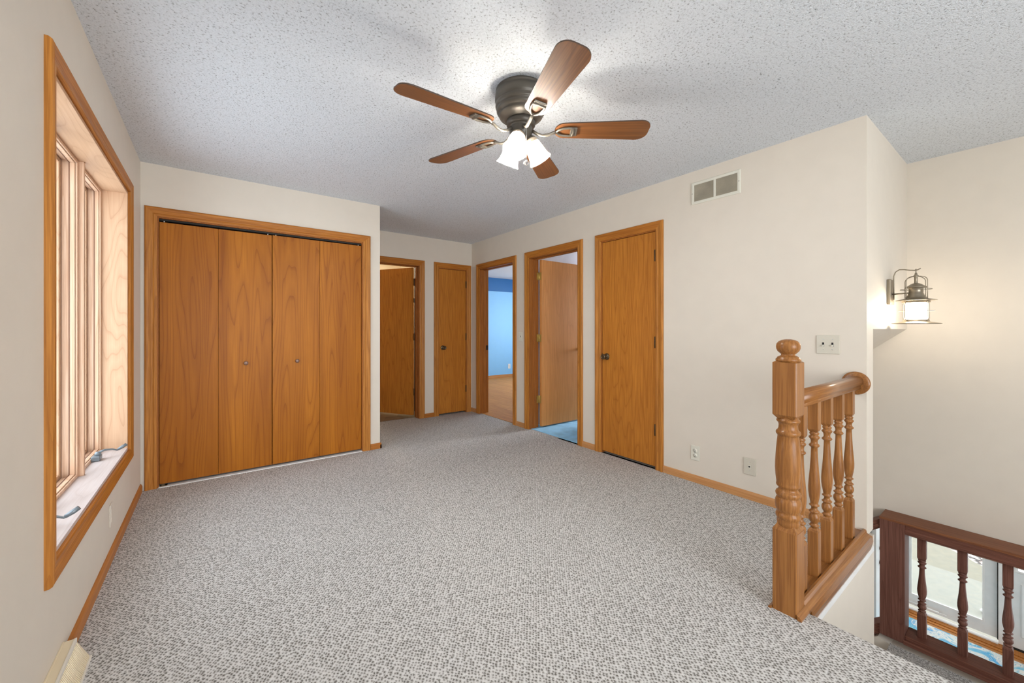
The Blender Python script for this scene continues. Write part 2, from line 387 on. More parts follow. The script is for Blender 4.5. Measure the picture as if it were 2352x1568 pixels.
    def build(s, name, mats, parent=None, bevel=0.0, smooth=False, recalc=True):
        if recalc: bmesh.ops.recalc_face_normals(s.bm, faces=list(s.bm.faces))
        me = bpy.data.meshes.new(name); s.bm.to_mesh(me); s.bm.free()
        for m in (mats if isinstance(mats, (list, tuple)) else [mats]): me.materials.append(M[m] if isinstance(m, str) else m)
        o = bpy.data.objects.new(name, me); COL.objects.link(o)
        if parent is not None: o.parent = parent
        if bevel:
            b = o.modifiers.new('bevel', 'BEVEL'); b.width = bevel; b.segments = 2; b.limit_method = 'ANGLE'; b.angle_limit = R(50)
        return o
def root(name, loc=(0, 0, 0), rz=0):
    o = bpy.data.objects.new(name, None); o.empty_display_size = 0.1; COL.objects.link(o)
    o.location = loc; o.rotation_euler = (0, 0, rz); return o
def tag(o, label, cat, group=None, kind=None):
    o['label'] = label; o['category'] = cat
    if group: o['group'] = group
    if kind: o['kind'] = kind
    return o
def struct(o, label, cat): return tag(o, label, cat, kind='structure')
def copy_tree(o, parent=None):
    c = o.copy(); COL.objects.link(c); c.parent = parent
    for ch in list(o.children): copy_tree(ch, c)
    return c

# ------------------------------------------------------------------ main dimensions
XL, XR, XR2 = -0.426, 3.030, 3.172      # left wall face, right wall faces
YC, YK = 4.0115, 5.010                  # closet wall face, back wall face
XB = 1.350                              # closet corner
YE = 0.611                              # end of the right wall / bulkhead face
X2 = 4.174                              # stairwell far wall
H = 2.44
YR = -3.0                               # rear
XO, YO = 2.013, 0.606                   # stair opening edges

def wall(name, label, boxes, mat='paint'):
    b = MB()
    for q in boxes: b.box(*q)
    return struct(b.build(name, mat), label, 'wall')
wall('wall_left', 'left cream wall pierced by the tall oak framed window',
     [(-0.63, XL, YR-.15, 1.965, -.2, H+.1), (-0.63, XL, 3.465, 5.3, -.2, H+.1), (-0.63, XL, 1.965, 3.465, -.2, 0.44), (-0.63, XL, 1.965, 3.465, 2.065, H+.1)])
wall('wall_closet_front', 'cream wall around the wide bifold closet',
     [(XL, -0.34, YC, 4.13, 0, H), (1.19, XB, YC, 4.13, 0, H), (-0.34, 1.19, YC, 4.13, 2.055, H), (1.25, XB, 4.13, 5.15, 0, H)])
wall('wall_back', 'shaded cream wall at the end of the hall with two doors',
     [(1.0, 1.46, YK, 5.15, 0, H), (2.225, 2.49, YK, 5.15, 0, H), (2.95, XR, YK, 5.15, 0, H), (1.46, 2.225, YK, 5.15, 2.055, H), (2.49, 2.95, YK, 5.15, 2.055, H)])
wall('wall_right', 'long cream wall with three doorways ending at the stairwell',
     [(XR, XR2, YE, 1.975, 0, H), (XR, XR2, 2.59, 2.885, 0, H), (XR, XR2, 3.70, 4.0, 0, H), (XR, XR2, 4.80, 8.15, 0, H),
      (XR, XR2, 1.975, 2.59, 2.055, H), (XR, XR2, 2.885, 3.70, 2.055, H), (XR, XR2, 4.0, 4.80, 2.055, H)])
b = MB()
b.box(XO-.12, XR2, YO-.0, YO+.12, -3.0, -0.03); b.box(XO-.14, XO, YR, YO, -3.0, -.03)
b.box(XR, XR2, YO+.12, 3.2, -3.0, 0.0)
struct(b.build('wall_below_railing', 'paint'), 'cream stairwell wall below the oak railing', 'wall')
b = MB(); b.box(XR2, X2, YE, YE+.02, 1.201, H)
b.prism([(YE, 1.201), (YE+.02, 1.26), (2.65, -.45), (2.65, -.50)], 'X', XR2, X2)
struct(b.build('wall_bulkhead', 'paint'), 'cream bulkhead over the descending stairs behind the lantern', 'wall')
wall('wall_stairwell', 'tall pinkish cream wall on the far side of the stairwell',
     [(X2, X2+.13, YR, 3.3, -.30, H)])
wall('wall_rear', 'cream wall behind the viewer with a wide opening',
     [(XL, -0.35, YR-.15, YR, -.2, H), (2.15, X2+.13, YR-.15, YR, -3.0, H), (-0.35, 2.15, YR-.15, YR, 2.3, H), (-.35, 2.15, YR-.15, YR, -.2, 0.1)])
b = MB(); b.box(-0.7, 7.3, YR-.2, 8.3, H, H+.12)
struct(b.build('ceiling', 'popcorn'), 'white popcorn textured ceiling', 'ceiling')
# floors
b = MB(); b.box(XL-.2, XO, YR-.1, 5.13, -.10, 0); b.box(XO, XR, YO, 5.13, -.10, 0); b.box(XR, 3.06, 2.0, 4.95, -.10, 0)
b.box(XO, X2, YR-.1, -1.75, -.10, 0)
struct(b.build('floor', 'carpet'), 'grey flecked berber loop carpet covering the upper room', 'floor')
b = MB(); b.box(XR+.03, 7.3, 3.87, 8.3, -.10, 0.004)
struct(b.build('floor_blue_room', 'laminate'), 'light oak laminate floor of the blue room', 'floor')
b = MB(); b.box(XR+.03, 7.3, 2.72, 3.87, -.10, 0.006)
struct(b.build('floor_bedroom', 'blue_carpet'), 'sky blue carpet behind the open door beside the closed door', 'floor')
b = MB(); b.box(0.5, XR, 5.13, 8.3, -.10, 0.003)
struct(b.build('floor_bathroom', 'tile'), 'brown slate look floor tiles past the leftmost hall doorway', 'floor')
# blue room
b = MB(); b.box(XR2, 7.2, 8.0, 8.15, 0, 2.115); b.mi = 1; b.box(XR2, 7.2, 8.0, 8.15, 2.115, H)
struct(b.build('wall_blue_room', ['light_blue', 'dark_blue']), 'sky blue wall with a royal blue band under the ceiling', 'wall')
b = MB(); b.box(7.05, 7.2, 3.87, 4.9, 0, H); b.box(7.05, 7.2, 7.1, 8.0, 0, H); b.box(7.05, 7.2, 4.9, 7.1, 0, .8); b.box(7.05, 7.2, 4.9, 7.1, 2.2, H)
b.box(XR2, 7.2, 3.80, 3.93, 0, H)
struct(b.build('wall_blue_room_side', 'light_blue'), 'sky blue side walls of the room beyond', 'wall')
b = MB(); b.box(XR2, 5.9, 7.985, 8.0, 0.004, .075); b.box(5.9, 7.05, 7.985, 8.0, 0.004, .075)
struct(b.build('baseboard_blue_room', 'oak_base'), 'oak baseboard along the sky blue wall', 'baseboard')
# bedroom shell and bathroom shell
b = MB(); b.box(XR2, 7.2, 2.60, 2.74, 0, H); b.box(7.05, 7.2, 2.74, 3.80, 0, H); b.box(XR2, 7.05, 3.785, 3.80, 0, H)
struct(b.build('wall_bedroom', plain('lavender_paint', (0.62, 0.60, 0.62), .6)), 'pale lavender walls of the blue carpeted room', 'wall')
b = MB(); b.box(0.5, 0.62, 5.15, 7.6, 0, H); b.box(0.5, XR, 7.5, 7.6, 0, H); b.box(2.92, XR, 5.15, 7.5, 0, H)
struct(b.build('wall_bathroom', 'bath_paint'), 'warm lit cream bathroom walls', 'wall')
b = MB(); b.box(-.42, 1.25, 4.7, 4.8, 0, H); b.box(XR2, 3.9, 1.9, 2.6, 0, .01); b.box(3.9, 4.0, 1.7, 2.6, 0, H)
struct(b.build('wall_closet_inner', 'closet_in'), 'dark inside of the closets', 'wall')
b = MB(); b.box(2.35, 3.0, 5.16, 5.5, 0, H)
struct(b.build('wall_linen_closet', 'closet_in'), 'inside of the hall closet', 'wall')

# ------------------------------------------------------------------ stairwell, landing and foyer
b = MB(); b.box(XO, 3.97, -.45, .67, -1.30, -1.10)
n = 6
for i in range(n-1):
    z = -1.10*(i+1)/n; y1 = -1.75 + .26*(i); b.box(XO, 3.97, y1, y1+.27, z-.2, z)
for i in range(9):
    z = -1.10 - 1.70*(i+1)/10; y0 = .67+.25*i; b.box(XR2, 3.97, y0, y0+.26, z-.2, z)
struct(b.build('floor_landing', 'carpet'), 'grey berber carpeted stair landing below the upper floor', 'floor')
b = MB()
b.prism([(YR, -2.8), (YR, -1.12), (.67, -1.12), (.74, -1.10), (2.9, -2.78), (2.9, -2.8)], 'X', 3.985, 4.14)
struct(b.build('wall_foyer_side', 'paint'), 'low cream wall under the dark lower guard rail', 'wall')
b = MB(); b.box(3.0, 8.05, YR-.1, 3.4, -2.95, -2.80)
struct(b.build('floor_foyer', 'foyer_floor'), 'oak floor of the lower entry', 'floor')
b = MB(); b.box(X2+.13, 8.15, YR, 3.3, -.40, -.30)
struct(b.build('ceiling_foyer', 'paint'), 'ceiling of the lower entry', 'ceiling')
b = MB()
b.box(8.0, 8.12, 1.27, 3.3, -2.8, -.3); b.box(8.0, 8.12, -.62, 1.27, -.72, -.3); b.box(8.0, 8.12, YR, -.62, -2.8, -.3); b.box(8.0, 8.12, .285, .325, -2.8, -.72)
b.box(4.0, 8.12, 3.2, 3.3, -2.8, -.3); b.box(4.0, 8.12, YR-.1, YR, -2.8, -.3)
struct(b.build('wall_foyer', 'white_door'), 'pale walls of the lower entry around the glass door', 'wall')
b = MB(); b.box(8.0, 10.1, -3.5, 4.0, -3.1, -2.955)
struct(b.build('floor_stoop', 'concrete_light'), 'pale concrete stoop outside the glass door', 'floor')
b = MB()
b.prism([(10.1, -4.5), (10.7, -4.5), (10.95, .55), (11.3, .96), (11.75, 1.5), (12.6, 3.2), (13.5, 5), (10.1, 5)], 'Z', -3.3, -3.05)
struct(b.build('floor_patio', 'concrete'), 'sunlit tan concrete walk beyond the stoop', 'floor')
b = MB(); b.box(10.0, 22, -9, 9, -3.4, -3.12)
tag(b.build('gravel_bed', 'gravel'), 'brown and grey gravel bed beyond the concrete walk', 'gravel', kind='stuff')
# small white curved object lying by the door outside
b = MB()
b.tube([(9.02, .53, -2.93), (9.0, .50, -2.90), (9.0, .475, -2.86), (9.02, .455, -2.80)], .028, 10)
tag(b.build('drain_elbow', 'white'), 'small white curved drain piece on the stoop outside the glass door', 'drain')
# rug
b = MB(); b.cbox(5.3, 7.72, -2.2, 1.9, -2.80, -2.788, .004)
tag(b.build('entry_rug', 'rug'), 'blue and cream scrolled rug on the lower entry floor', 'rug')
# threshold
b = MB(); b.box(7.86, 7.97, -.6, 1.27, -2.80, -2.785); b.box(7.80, 7.85, -.6, 1.27, -2.80, -2.792)
struct(b.build('trim_1', 'oak_base_warm'), 'oak threshold strip at the glass entry door', 'trim')

# storm door (door_6) : local X = -y world, local Y = +x world
d = root('door_6', (8.0, 1.25, -2.80), R(-90))
struct(d, 'white framed glass storm door at the lower entry', 'door')
b = MB()
b.box(0, .11, 0, .05, .06, 2.05); b.box(.80, .91, 0, .05, .06, 2.05); b.box(.11, .80, 0, .05, .06, .205); b.box(.11, .80, 0, .05, 1.95, 2.05)
b.build('door_frame', 'white_door', d)
b = MB(); b.box(.11, .80, .022, .028, .205, 1.95); b.build('glass_pane', 'pane', d)
b = MB()
for z0, z1 in ((.205, .225), (1.93, 1.95)): b.box(.11, .80, -.008, .0, z0, z1)
b.box(.11, .128, -.008, 0, .225, 1.93); b.box(.782, .80, -.008, 0, .225, 1.93); b.build('glazing_bead', 'white', d)
b = MB(); b.box(-.02, 0, -.03, .06, 0, 2.08); b.box(.915, .96, -.03, .06, 0, 2.08); b.box(-.02, .96, -.03, .06, 2.055, 2.08); b.box(0, .915, -.06, .0, 0.0, .03); b.build('door_jamb', 'white', d)
b = MB(); b.tube([(.06, -.05, .115), (.40, -.05, .115)], .012, 10); b.tube([(.40, -.05, .115), (.47, -.05, .115)], .006, 8)
b.tube([(.40, -.05, .115), (.43, 0, .115)], .004, 6); b.build('door_closer', 'white', d)
b = MB(); b.box(.905, .915, -.012, .0, .05, 2.05); b.build('door_sweep', 'dark_slot', d)
# half glazed white panel right of it
d = root('door_7', (8.0, .28, -2.80), R(-90))
struct(d, 'white half glazed entry panel right of the glass storm door', 'door')
b = MB(); b.box(0, .9, 0, .045, .03, 1.0); b.box(0, .10, 0, .045, 1.0, 2.05); b.box(.8, .9, 0, .045, 1.0, 2.05); b.box(.1, .8, 0, .045, 1.95, 2.05)
b.build('door_slab', 'white_door', d, bevel=.003)
b = MB()
b.frame([(.12, .18), (.12, .84), (.78, .84), (.78, .18)], [(-1, -1), (-1, 1), (1, 1), (1, -1)], [(-.03, 0), (-.024, .008), (-.01, .010), (0, 0)], closed=True)
b.build('raised_panel', ['white_door', 'white_door'], d)
b = MB()
b.frame([(.1, 1.0), (.1, 1.95), (.8, 1.95), (.8, 1.0)], [(-1, -1), (-1, 1), (1, 1), (1, -1)], [(0, 0), (0, .014), (.02, .016), (.035, .004), (.035, 0)], closed=True)
b.build('glazing_bead', ['white', 'white'], d)
b = MB(); b.box(.1, .8, .02, .026, 1.0, 1.95); b.build('glass_pane', 'pane', d)
b = MB(); b.box(0, .9, .0, .05, 0, .03); b.build('door_sweep', 'dark_slot', d)
# open inner entry door with lever and lock
ang = R(-90) - R(118)
d = root('door_8', (7.97, 1.30, -2.80), R(174.5))
struct(d, 'white inner entry door standing open beside the storm door', 'door')
b = MB(); b.box(0, .86, 0, .045, .02, 2.05); b.build('door_slab', 'white_door', d, bevel=.003)
b = MB()
b.lathe([(0, 0), (.032, 0), (.030, .012), (.012, .018), (.011, .05), (.03, .06), (.034, .075), (.024, .09), (0, .094)], seg=20,
        mat=Matrix.Translation((.72, .045, .84)) @ Matrix.Rotation(R(-90), 4, 'X'))
b.build('door_knob', 'pewter', d)
b = MB()
b.lathe([(0, 0), (.03, 0), (.028, .015), (0, .018)], seg=20, mat=Matrix.Translation((.72, .045, 1.03)) @ Matrix.Rotation(R(-90), 4, 'X'))
b.tube([(.72, .055, 1.03), (.72, .085, 1.04), (.73, .09, 1.09), (.74, .075, 1.13), (.745, .05, 1.13)], .008, 8); b.build('deadbolt', 'pewter', d)

# ------------------------------------------------------------------ door building kit (local X along the wall, local -Y into the room)
CAS = [(-0.007, 0), (-0.007, .009), (.008, .013), (.018, .011), (.024, .012), (.040, .017), (.052, .019), (.060, .017), (.064, .010), (.064, 0)]
def casing(parent, w_, h=2.055, mats=('oak_v', 'oak_x'), prof=CAS):
    b = MB()
    b.frame([(0, 0), (0, h), (w_, h), (w_, 0)], [(-1, 0), (-1, 1), (1, 1), (1, 0)], prof)
    return b.build('door_casing', list(mats), parent)
def jamb(parent, w_, depth, h=2.055, stop=None, t=.016, mats='oak_jamb'):
    b = MB()
    b.box(0, t, 0, depth, 0, h); b.box(w_-t, w_, 0, depth, 0, h); b.box(t, w_-t, 0, depth, h-t, h)
    o = b.build('door_jamb', mats, parent, bevel=.002)
    if stop is not None:
        b = MB(); s0, s1 = stop; q = .010
        b.box(t, t+q, s0, s1, 0, h-t); b.box(w_-t-q, w_-t, s0, s1, 0, h-t); b.box(t, w_-t, s0, s1, h-t-q, h-t)
        b.build('door_stop', mats, parent, bevel=.003)
def hinge(parent, x, y, z, mat, leaf=(-1, 1), hh=.09, wl=.028):
    b = MB()
    b.lathe([(0, -hh/2-.006), (.004, -hh/2-.004), (.0065, -hh/2), (.0065, hh/2), (.004, hh/2+.004), (0, hh/2+.006)], c=(x, y, z), seg=14)
    for k in (-.6, -.2, .2, .6): b.lathe([(.0072, k*hh/2-.0012), (.0072, k*hh/2+.0012)], c=(x, y, z), seg=14)
    for s in leaf: b.box(min(x, x+s*wl), max(x, x+s*wl), y+.001, y+.0035, z-hh/2, z+hh/2)
    return b.build('hinge', mat, parent)
def knob(parent, x, y, z, mat, face=-1):
    """round passage knob with rose; face=-1 sticks out to -y"""
    T = Matrix.Translation((x, y, z)) @ Matrix.Rotation(R(90) if face < 0 else R(-90), 4, 'X')
    b = MB()
    b.lathe([(0, 0), (.031, 0), (.032, .003), (.028, .009), (.020, .012), (.014, .014), (.0115, .020), (.0115, .036), (.019, .040), (.0255, .048), (.0270, .056), (.0245, .064), (.017, .0675), (.0165, .066), (.010, .0655), (0, .067)], seg=32, mat=T)
    return b.build('door_knob', mat, parent)

# door_1: bifold closet -------------------------------------------------
d = root('door_1', (-0.34, YC, 0)); struct(d, 'wide closet with four flush oak bifold panels', 'door')
casing(d, 1.53, 2.055)
jamb(d, 1.53, .118)
b = MB(); b.box(.016, 1.514, .02, .06, 2.026, 2.039); b.build('bifold_track', 'dark_slot', d)
xs = [.020, .378, .379, .7535, .7575, 1.136, 1.137, 1.512]
xs = [.019, .3775, .379, .7530, .7585, 1.1355, 1.137, 1.511]
kn = {1: .565, 2: .948}
for i in range(4):
    x0, x1 = xs[2*i], xs[2*i+1]
    dz = (0, .0, .003, .003)[i]
    b = MB(); b.box(x0, x1, .012, .045, .022, 2.013 + dz)
    p = b.build('bifold_panel', 'oak_panel', d, bevel=.0015)
    if i in kn:
        b = MB()
        b.lathe([(0, 0), (.010, 0), (.0085, .008), (.009, .014), (.015, .018), (.0165, .022), (.0155, .027), (.008, .029), (0, .0292)], seg=28,
                mat=Matrix.Translation((kn[i], .012, .915)) @ Matrix.Rotation(R(90), 4, 'X'))
        b.build('cabinet_knob', 'knob_wood', p)
for x in (.045, .725, .785, 1.485):
    b = MB(); b.lathe([(.0042, 0), (.0042, .03)], c=(x, .028, 2.008), seg=10); b.build('pivot_pin', 'steel', d)
b = MB(); b.box(.022, .065, .005, .045, .001, .008); b.box(.03, .05, .02, .03, .008, .022); b.build('floor_pivot', 'ant_brass', d)
# white strip at the closet threshold
b = MB(); b.box(-.324, 1.174, YC-.012, YC+.10, 0, .006)
struct(b.build('trim_2', 'white'), 'narrow white strip on the floor under the bifold closet panels', 'trim')

# door_2: leftmost hall door standing open into the tiled bathroom ------------
d = root('door_2', (1.46, YK, 0)); struct(d, 'open oak door to the tiled bathroom at the hall end', 'door')
W2 = .765
casing(d, W2, mats=('oak_v', 'oak_x')); jamb(d, W2, .14, stop=(.055, .09))
ang = R(121)
T = Matrix.Translation((W2-.020, .148, 0)) @ Matrix.Rotation(ang, 4, 'Z')
b = MB(); b.box(0.004, .735, 0, .035, .028, 2.035, mat=T); b.build('door_slab', 'oak_door', d, bevel=.002)
for z in (1.84, 1.09, .34): hinge(d, W2-.020, .146, z, 'bronze_hinge', leaf=(-1,), wl=.022)
b = MB(); b.box(W2-.03, W2-.017, .147, .158, 1.56, 1.62); b.build('door_bumper', 'bronze_hinge', d)
# door_3: narrow closed linen closet -----------------------------------------
d = root('door_3', (2.49, YK, 0)); struct(d, 'narrow closed oak closet door in the hall corner', 'door')
casing(d, .46); jamb(d, .46, .14)
b = MB(); b.box(.018, .442, .006, .041, .022, 2.036); b.build('door_slab', 'oak_door', d, bevel=.002)
knob(d, .075, .006, .94, 'ant_brass')
for z in (1.84, 1.09, .34): hinge(d, .443, -.001, z, 'bronze_hinge', leaf=(-1, 1), wl=.004)
# door_4: doorway into blue room (no leaf seen) : local X = -y ----------------
d = root('door_4', (XR, 4.80, 0), R(-90)); struct(d, 'open doorway to the blue room', 'door')
casing(d, .80); jamb(d, .80, .142, stop=(.06, .095))
b = MB(); b.box(.0145, .0185, .10, .135, .90, .965); b.build('strike_plate', 'bronze_hinge', d)
T = Matrix.Translation((.79, .15, 0)) @ Matrix.Rotation(R(82), 4, 'Z')
b = MB(); b.box(0, .76, 0, .035, .02, 2.035, mat=T); b.build('door_slab', 'oak_door', d, bevel=.002)
# door_5: open door to blue carpeted room ------------------------------------
d = root('door_5', (XR, 3.70, 0), R(-90)); struct(d, 'oak door standing open over the sky blue carpet', 'door')
casing(d, .815); jamb(d, .815, .142, stop=(.06, .095))
b = MB(); b.box(.030, .065, .150, .905, .022, 2.036); b.build('door_slab', wood('oak_veneer_pale', (0.640, 0.285, 0.085), (0.390, 0.145, 0.034), 'Z', 14, 0.40, 0.40, across=4.0, along=0.35), d, bevel=.002)
for z in (1.84, 1.09, .345):
    b = MB()
    b.lathe([(0, -.051), (.0065, -.045), (.0065, .045), (0, .051)], c=(.022, .148, z), seg=14)
    for k in (-.03, -.01, .01, .03): b.lathe([(.0073, k-.001), (.0073, k+.001)], c=(.022, .148, z), seg=14)
    b.box(.016, .019, .112, .146, z-.045, z+.045); b.box(.028, .062, .1465, .1495, z-.045, z+.045)
    b.build('hinge', 'brass', d)
knob(d, .065, .0, .94, 'brass') if False else None
b = MB()
b.lathe([(0, 0), (.026, 0), (.024, .006), (.010, .010), (.010, .03), (.022, .04), (.026, .052), (.018, .062), (0, .066)], seg=24,
        mat=Matrix.Translation((.065, .788, .94)) @ Matrix.Rotation(R(90), 4, 'Y'))
b.build('door_knob', plain('amber_brass', (.45, .20, .04), .3, .6), d)
# door_9: closed flush door --------------------------------------------------
d = root('door_9', (XR, 2.59, 0), R(-90)); struct(d, 'closed flush oak door nearest the wall vent', 'door')
casing(d, .615); jamb(d, .615, .142)
b = MB(); b.box(.018, .597, .006, .041, .022, 2.036); b.build('door_slab', 'oak_door', d, bevel=.002)
knob(d, .072, .006, .935, 'ant_brass')
b = MB(); b.box(.0165, .0195, .0, .012, .905, .965); b.build('latch_plate', 'bronze_hinge', d)
for z in (1.83, 1.086, .336): hinge(d, .599, -.002, z, 'bronze_hinge', leaf=(-1, 1), wl=.006)

# ------------------------------------------------------------------ baseboards
def bb_prof(hh=.056, t=.013): return [(0, 0), (t, 0), (t, hh*.70), (t*.75, hh*.88), (t*.35, hh), (0, hh)]
def base(name, label, segs, mat):
    """segs: (axis, a0, a1, wallpos, sign) sign = direction of thickness"""
    b = MB()
    for ax, a0, a1, wp, s in segs:
        b.prism([(wp+s*t, z) for t, z in bb_prof()], ax, a0, a1)
    return struct(b.build(name, mat), label, 'baseboard')
M['oak_base_y'] = wood('oak_baseboard_lit', (0.560, 0.290, 0.115), (0.350, 0.135, 0.042), 'Y', 12, 0.40, 0.30, across=6, along=0.35)  # lighter copy of the baseboard oak, light on the right wall painted in
M['oak_base_left'] = wood('oak_baseboard_left', (0.470, 0.185, 0.045), (0.26, 0.085, 0.015), 'Y', 12, 0.40, 0.30, across=6, along=0.35)
base('baseboard_right', 'oak baseboard in a lit tone running from the closed door to the stair railing', [('Y', .70, 1.911, XR, -1)], 'oak_base_y')
base('baseboard_right_middle', 'short oak baseboards between the doorways of the right wall', [('Y', 2.654, 2.821, XR, -1), ('Y', 3.764, 3.936, XR, -1), ('Y', 4.864, YK, XR, -1)], 'oak_base_y')
base('baseboard_left', 'oak baseboard under the window', [('Y', 2.11, YC-.015, XL, 1)], 'oak_base_left')
base('baseboard_back', 'short oak baseboard between the two hall end doors', [('X', 2.289, 2.426, YK, -1)], 'oak_base_warm')
base('baseboard_closet', 'oak baseboard wrapping the closet corner', [('X', 1.254, XB+.013, YC, -1), ('Y', YC-.013, YK, XB, 1)], 'oak_base_warm')

# ------------------------------------------------------------------ window (local X = +y world, local -Y = room)
WY0, WY1, WZ0, WZ1 = 1.965, 3.465, .44, 2.065
wn = root('window_1', (XL, WY0, 0), R(90)); struct(wn, 'tall three pane oak casement window on the left wall', 'window')
WW = WY1-WY0
b = MB()
b.frame([(0, WZ0), (0, WZ1), (WW, WZ1), (WW, WZ0)], [(-1, -1), (-1, 1), (1, 1), (1, -1)], [(0, 0), (0, .011), (.006, .014), (.020, .013), (.028, .014), (.044, .018), (.056, .021), (.064, .018), (.068, .010), (.068, 0)], closed=True)
b.build('window_casing', ['oak_v', 'oak_x'], wn)
JD = .115
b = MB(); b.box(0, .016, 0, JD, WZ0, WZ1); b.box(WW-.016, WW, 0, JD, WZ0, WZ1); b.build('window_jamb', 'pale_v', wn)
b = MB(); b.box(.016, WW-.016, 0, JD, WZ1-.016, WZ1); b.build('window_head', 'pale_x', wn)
b = MB(); b.box(.016, WW-.016, 0, JD+.02, WZ0, WZ0+.016)
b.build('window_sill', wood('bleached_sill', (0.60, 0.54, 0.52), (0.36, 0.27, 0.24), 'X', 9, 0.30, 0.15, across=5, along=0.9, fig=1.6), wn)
STRIP = plain('brown_weatherstrip', (0.14, 0.055, 0.025), .7)
units = [(.016, .478), (.502, .960), (.984, WW-.016)]
b = MB()
for x in (.490, .972): b.box(x-.013, x+.013, JD-.020, JD+.085, WZ0+.016, WZ1-.016)
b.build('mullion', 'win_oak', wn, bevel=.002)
def ring(b, x0, x1, z0, z1, t, y0, y1):
    b.box(x0, x0+t, y0, y1, z0, z1); b.box(x1-t, x1, y0, y1, z0, z1); b.box(x0+t, x1-t, y0, y1, z0, z0+t); b.box(x0+t, x1-t, y0, y1, z1-t, z1)
z0, z1 = WZ0+.016, WZ1-.016
for i, (a, c) in enumerate(units):
    b = MB(); ring(b, a, c, z0, z1, .016, JD, JD+.008); ring(b, a, c, z0, z1, .020, JD+.008, JD+.028); ring(b, a, c, z0, z1, .008, JD+.028, JD+.080)
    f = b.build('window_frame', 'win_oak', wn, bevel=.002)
    b = MB(); ring(b, a, c, z0, z1, .0165, JD+.0075, JD+.0095); ring(b, a, c, z0, z1, .0215, JD+.026, JD+.0295); ring(b, a, c, z0, z1, .0088, JD+.0555, JD+.0565)
    b.build('weatherstrip', STRIP, f)
    b = MB(); ring(b, a+.009, c-.009, z0+.009, z1-.009, .014, JD+.058, JD+.080); ring(b, a+.023, c-.023, z0+.023, z1-.023, .005, JD+.060, JD+.074)
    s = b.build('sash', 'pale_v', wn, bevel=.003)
    b = MB(); b.box(a+.024, c-.024, JD+.066, JD+.070, z0+.024, z1-.024); b.build('glass_pane', 'pane', s)
# crank handles on first and third unit
def crank(cx, dx):
    b = MB()
    zb = WZ0+.030
    b.cbox(cx-.035, cx+.035, JD-.035, JD+.002, WZ0+.017, WZ0+.045, .006)
    b.lathe([(.014, 0), (.014, .012), (.009, .020), (0, .022)], c=(cx, JD-.022, WZ0+.044), seg=16)
    p = [(cx, JD-.022, WZ0+.058), (cx+.02*dx, JD-.045, WZ0+.066), (cx+.04*dx, JD-.075, WZ0+.060), (cx+.055*dx, .022, WZ0+.048), (cx+.062*dx, .012, WZ0+.050)]
    b.tube(p, .007, 10, rad=[.008, .008, .007, .006, .006], flat=.7)
    b.tube([(cx+.058*dx, .020, WZ0+.050), (cx+.066*dx, .000, WZ0+.062), (cx+.072*dx, -.016, WZ0+.073)], .009, 12, rad=[.007, .0095, .0085])
    return b.build('crank_handle', 'crank', wn)
crank(1.255, 1.0); crank(.225, .6)

# ------------------------------------------------------------------ ceiling fan
FC = Vector((1.28, 1.626, H))
fan = root('ceiling_fan', FC); tag(fan, 'flush ceiling fan with five walnut blades and three lit glass shades', 'ceiling fan')
b = MB()
b.lathe([(0, 0), (.122, 0), (.129, -.006), (.130, -.014), (.127, -.020), (.131, -.025), (.1335, -.040), (.1345, -.060), (.1320, -.070), (.1275, -.074), (.1310, -.080), (.1320, -.090), (.1290, -.098), (.1235, -.102),
         (.1265, -.108), (.1250, -.118), (.1190, -.125), (.1130, -.129), (.1150, -.135), (.1110, -.142), (.0980, -.150), (.088, -.154), (.084, -.160), (.0, -.162)], seg=64)
b.build('motor_housing', 'pewter', fan)
b = MB()
b.lathe([(0, -.158), (.070, -.158), (.074, -.164), (.074, -.186), (.064, -.192), (.057, -.194), (.059, -.200), (.059, -.224), (.056, -.232), (.050, -.244), (.042, -.256), (.037, -.262), (.0, -.264)], seg=48)
b.build('switch_housing', 'pewter', fan)
PH = -37.6
def rounded_blade():
    """outline in local (x along blade, y across)"""
    L0, L1 = .175, .660; w0, w1 = .055, .072
    pts = []
    for k in range(13):
        a = R(90 + 15*k); pts.append((L0+.050 + .050*cos(a), (w0)*sin(a)))
    pr = .056
    for k in range(9):
        a = R(-90 + 90*k/8); pts.append((L1-pr + pr*cos(a), -(w1-pr*.9) + pr*.9*sin(a)))
    for k in range(9):
        a = R(90*k/8); pts.append((L1-pr + pr*cos(a), (w1-pr*.9) + pr*.9*sin(a)))
    return pts
for i in range(5):
    az = R(PH - 72*i)
    zb = -.211
    Mx = Matrix.Rotation(az, 4, 'Z') @ Matrix.Translation((0, 0, zb)) @ Matrix.Rotation(R(-11), 4, 'X')
    bm = bmesh.new(); ol = rounded_blade()
    lo = [bm.verts.new((x, y, -.003)) for x, y in ol]; hi = [bm.verts.new((x, y, .003)) for x, y in ol]
    f = bm.faces.new(lo[::-1]); f.material_index = 0
    f = bm.faces.new(hi); f.material_index = 0
    for k in range(len(ol)):
        f = bm.faces.new([lo[k], lo[(k+1) % len(ol)], hi[(k+1) % len(ol)], hi[k]]); f.material_index = 1
    b = MB(); b.bm.free(); b.bm = bm
    o = b.build('blade', ['blade', 'blade_edge'], fan); o.matrix_local = Mx
    # blade iron in blade's local space
    b = MB()
    b.tube([(.060, 0, -.002), (.085, 0, -.020), (.110, .0, -.030), (.140, 0, -.026), (.165, 0, -.014), (.185, 0, -.010)], .008, 10, rad=[.010, .009, .0085, .0085, .009, .008], flat=.8)
    loop = [(.180, 0, -.010), (.195, .016, -.010), (.215, .026, -.010), (.245, .030, -.010), (.268, .029, -.010), (.272, .0, -.010), (.268, -.029, -.010), (.245, -.030, -.010), (.215, -.026, -.010), (.195, -.016, -.010)]
    b.tube(loop, .0065, 10, closed=True, flat=.9)
    b.cbox(.255, .290, -.030, .030, -.012, -.003, .003)
    b.build('blade_iron', 'pewter_iron', o)
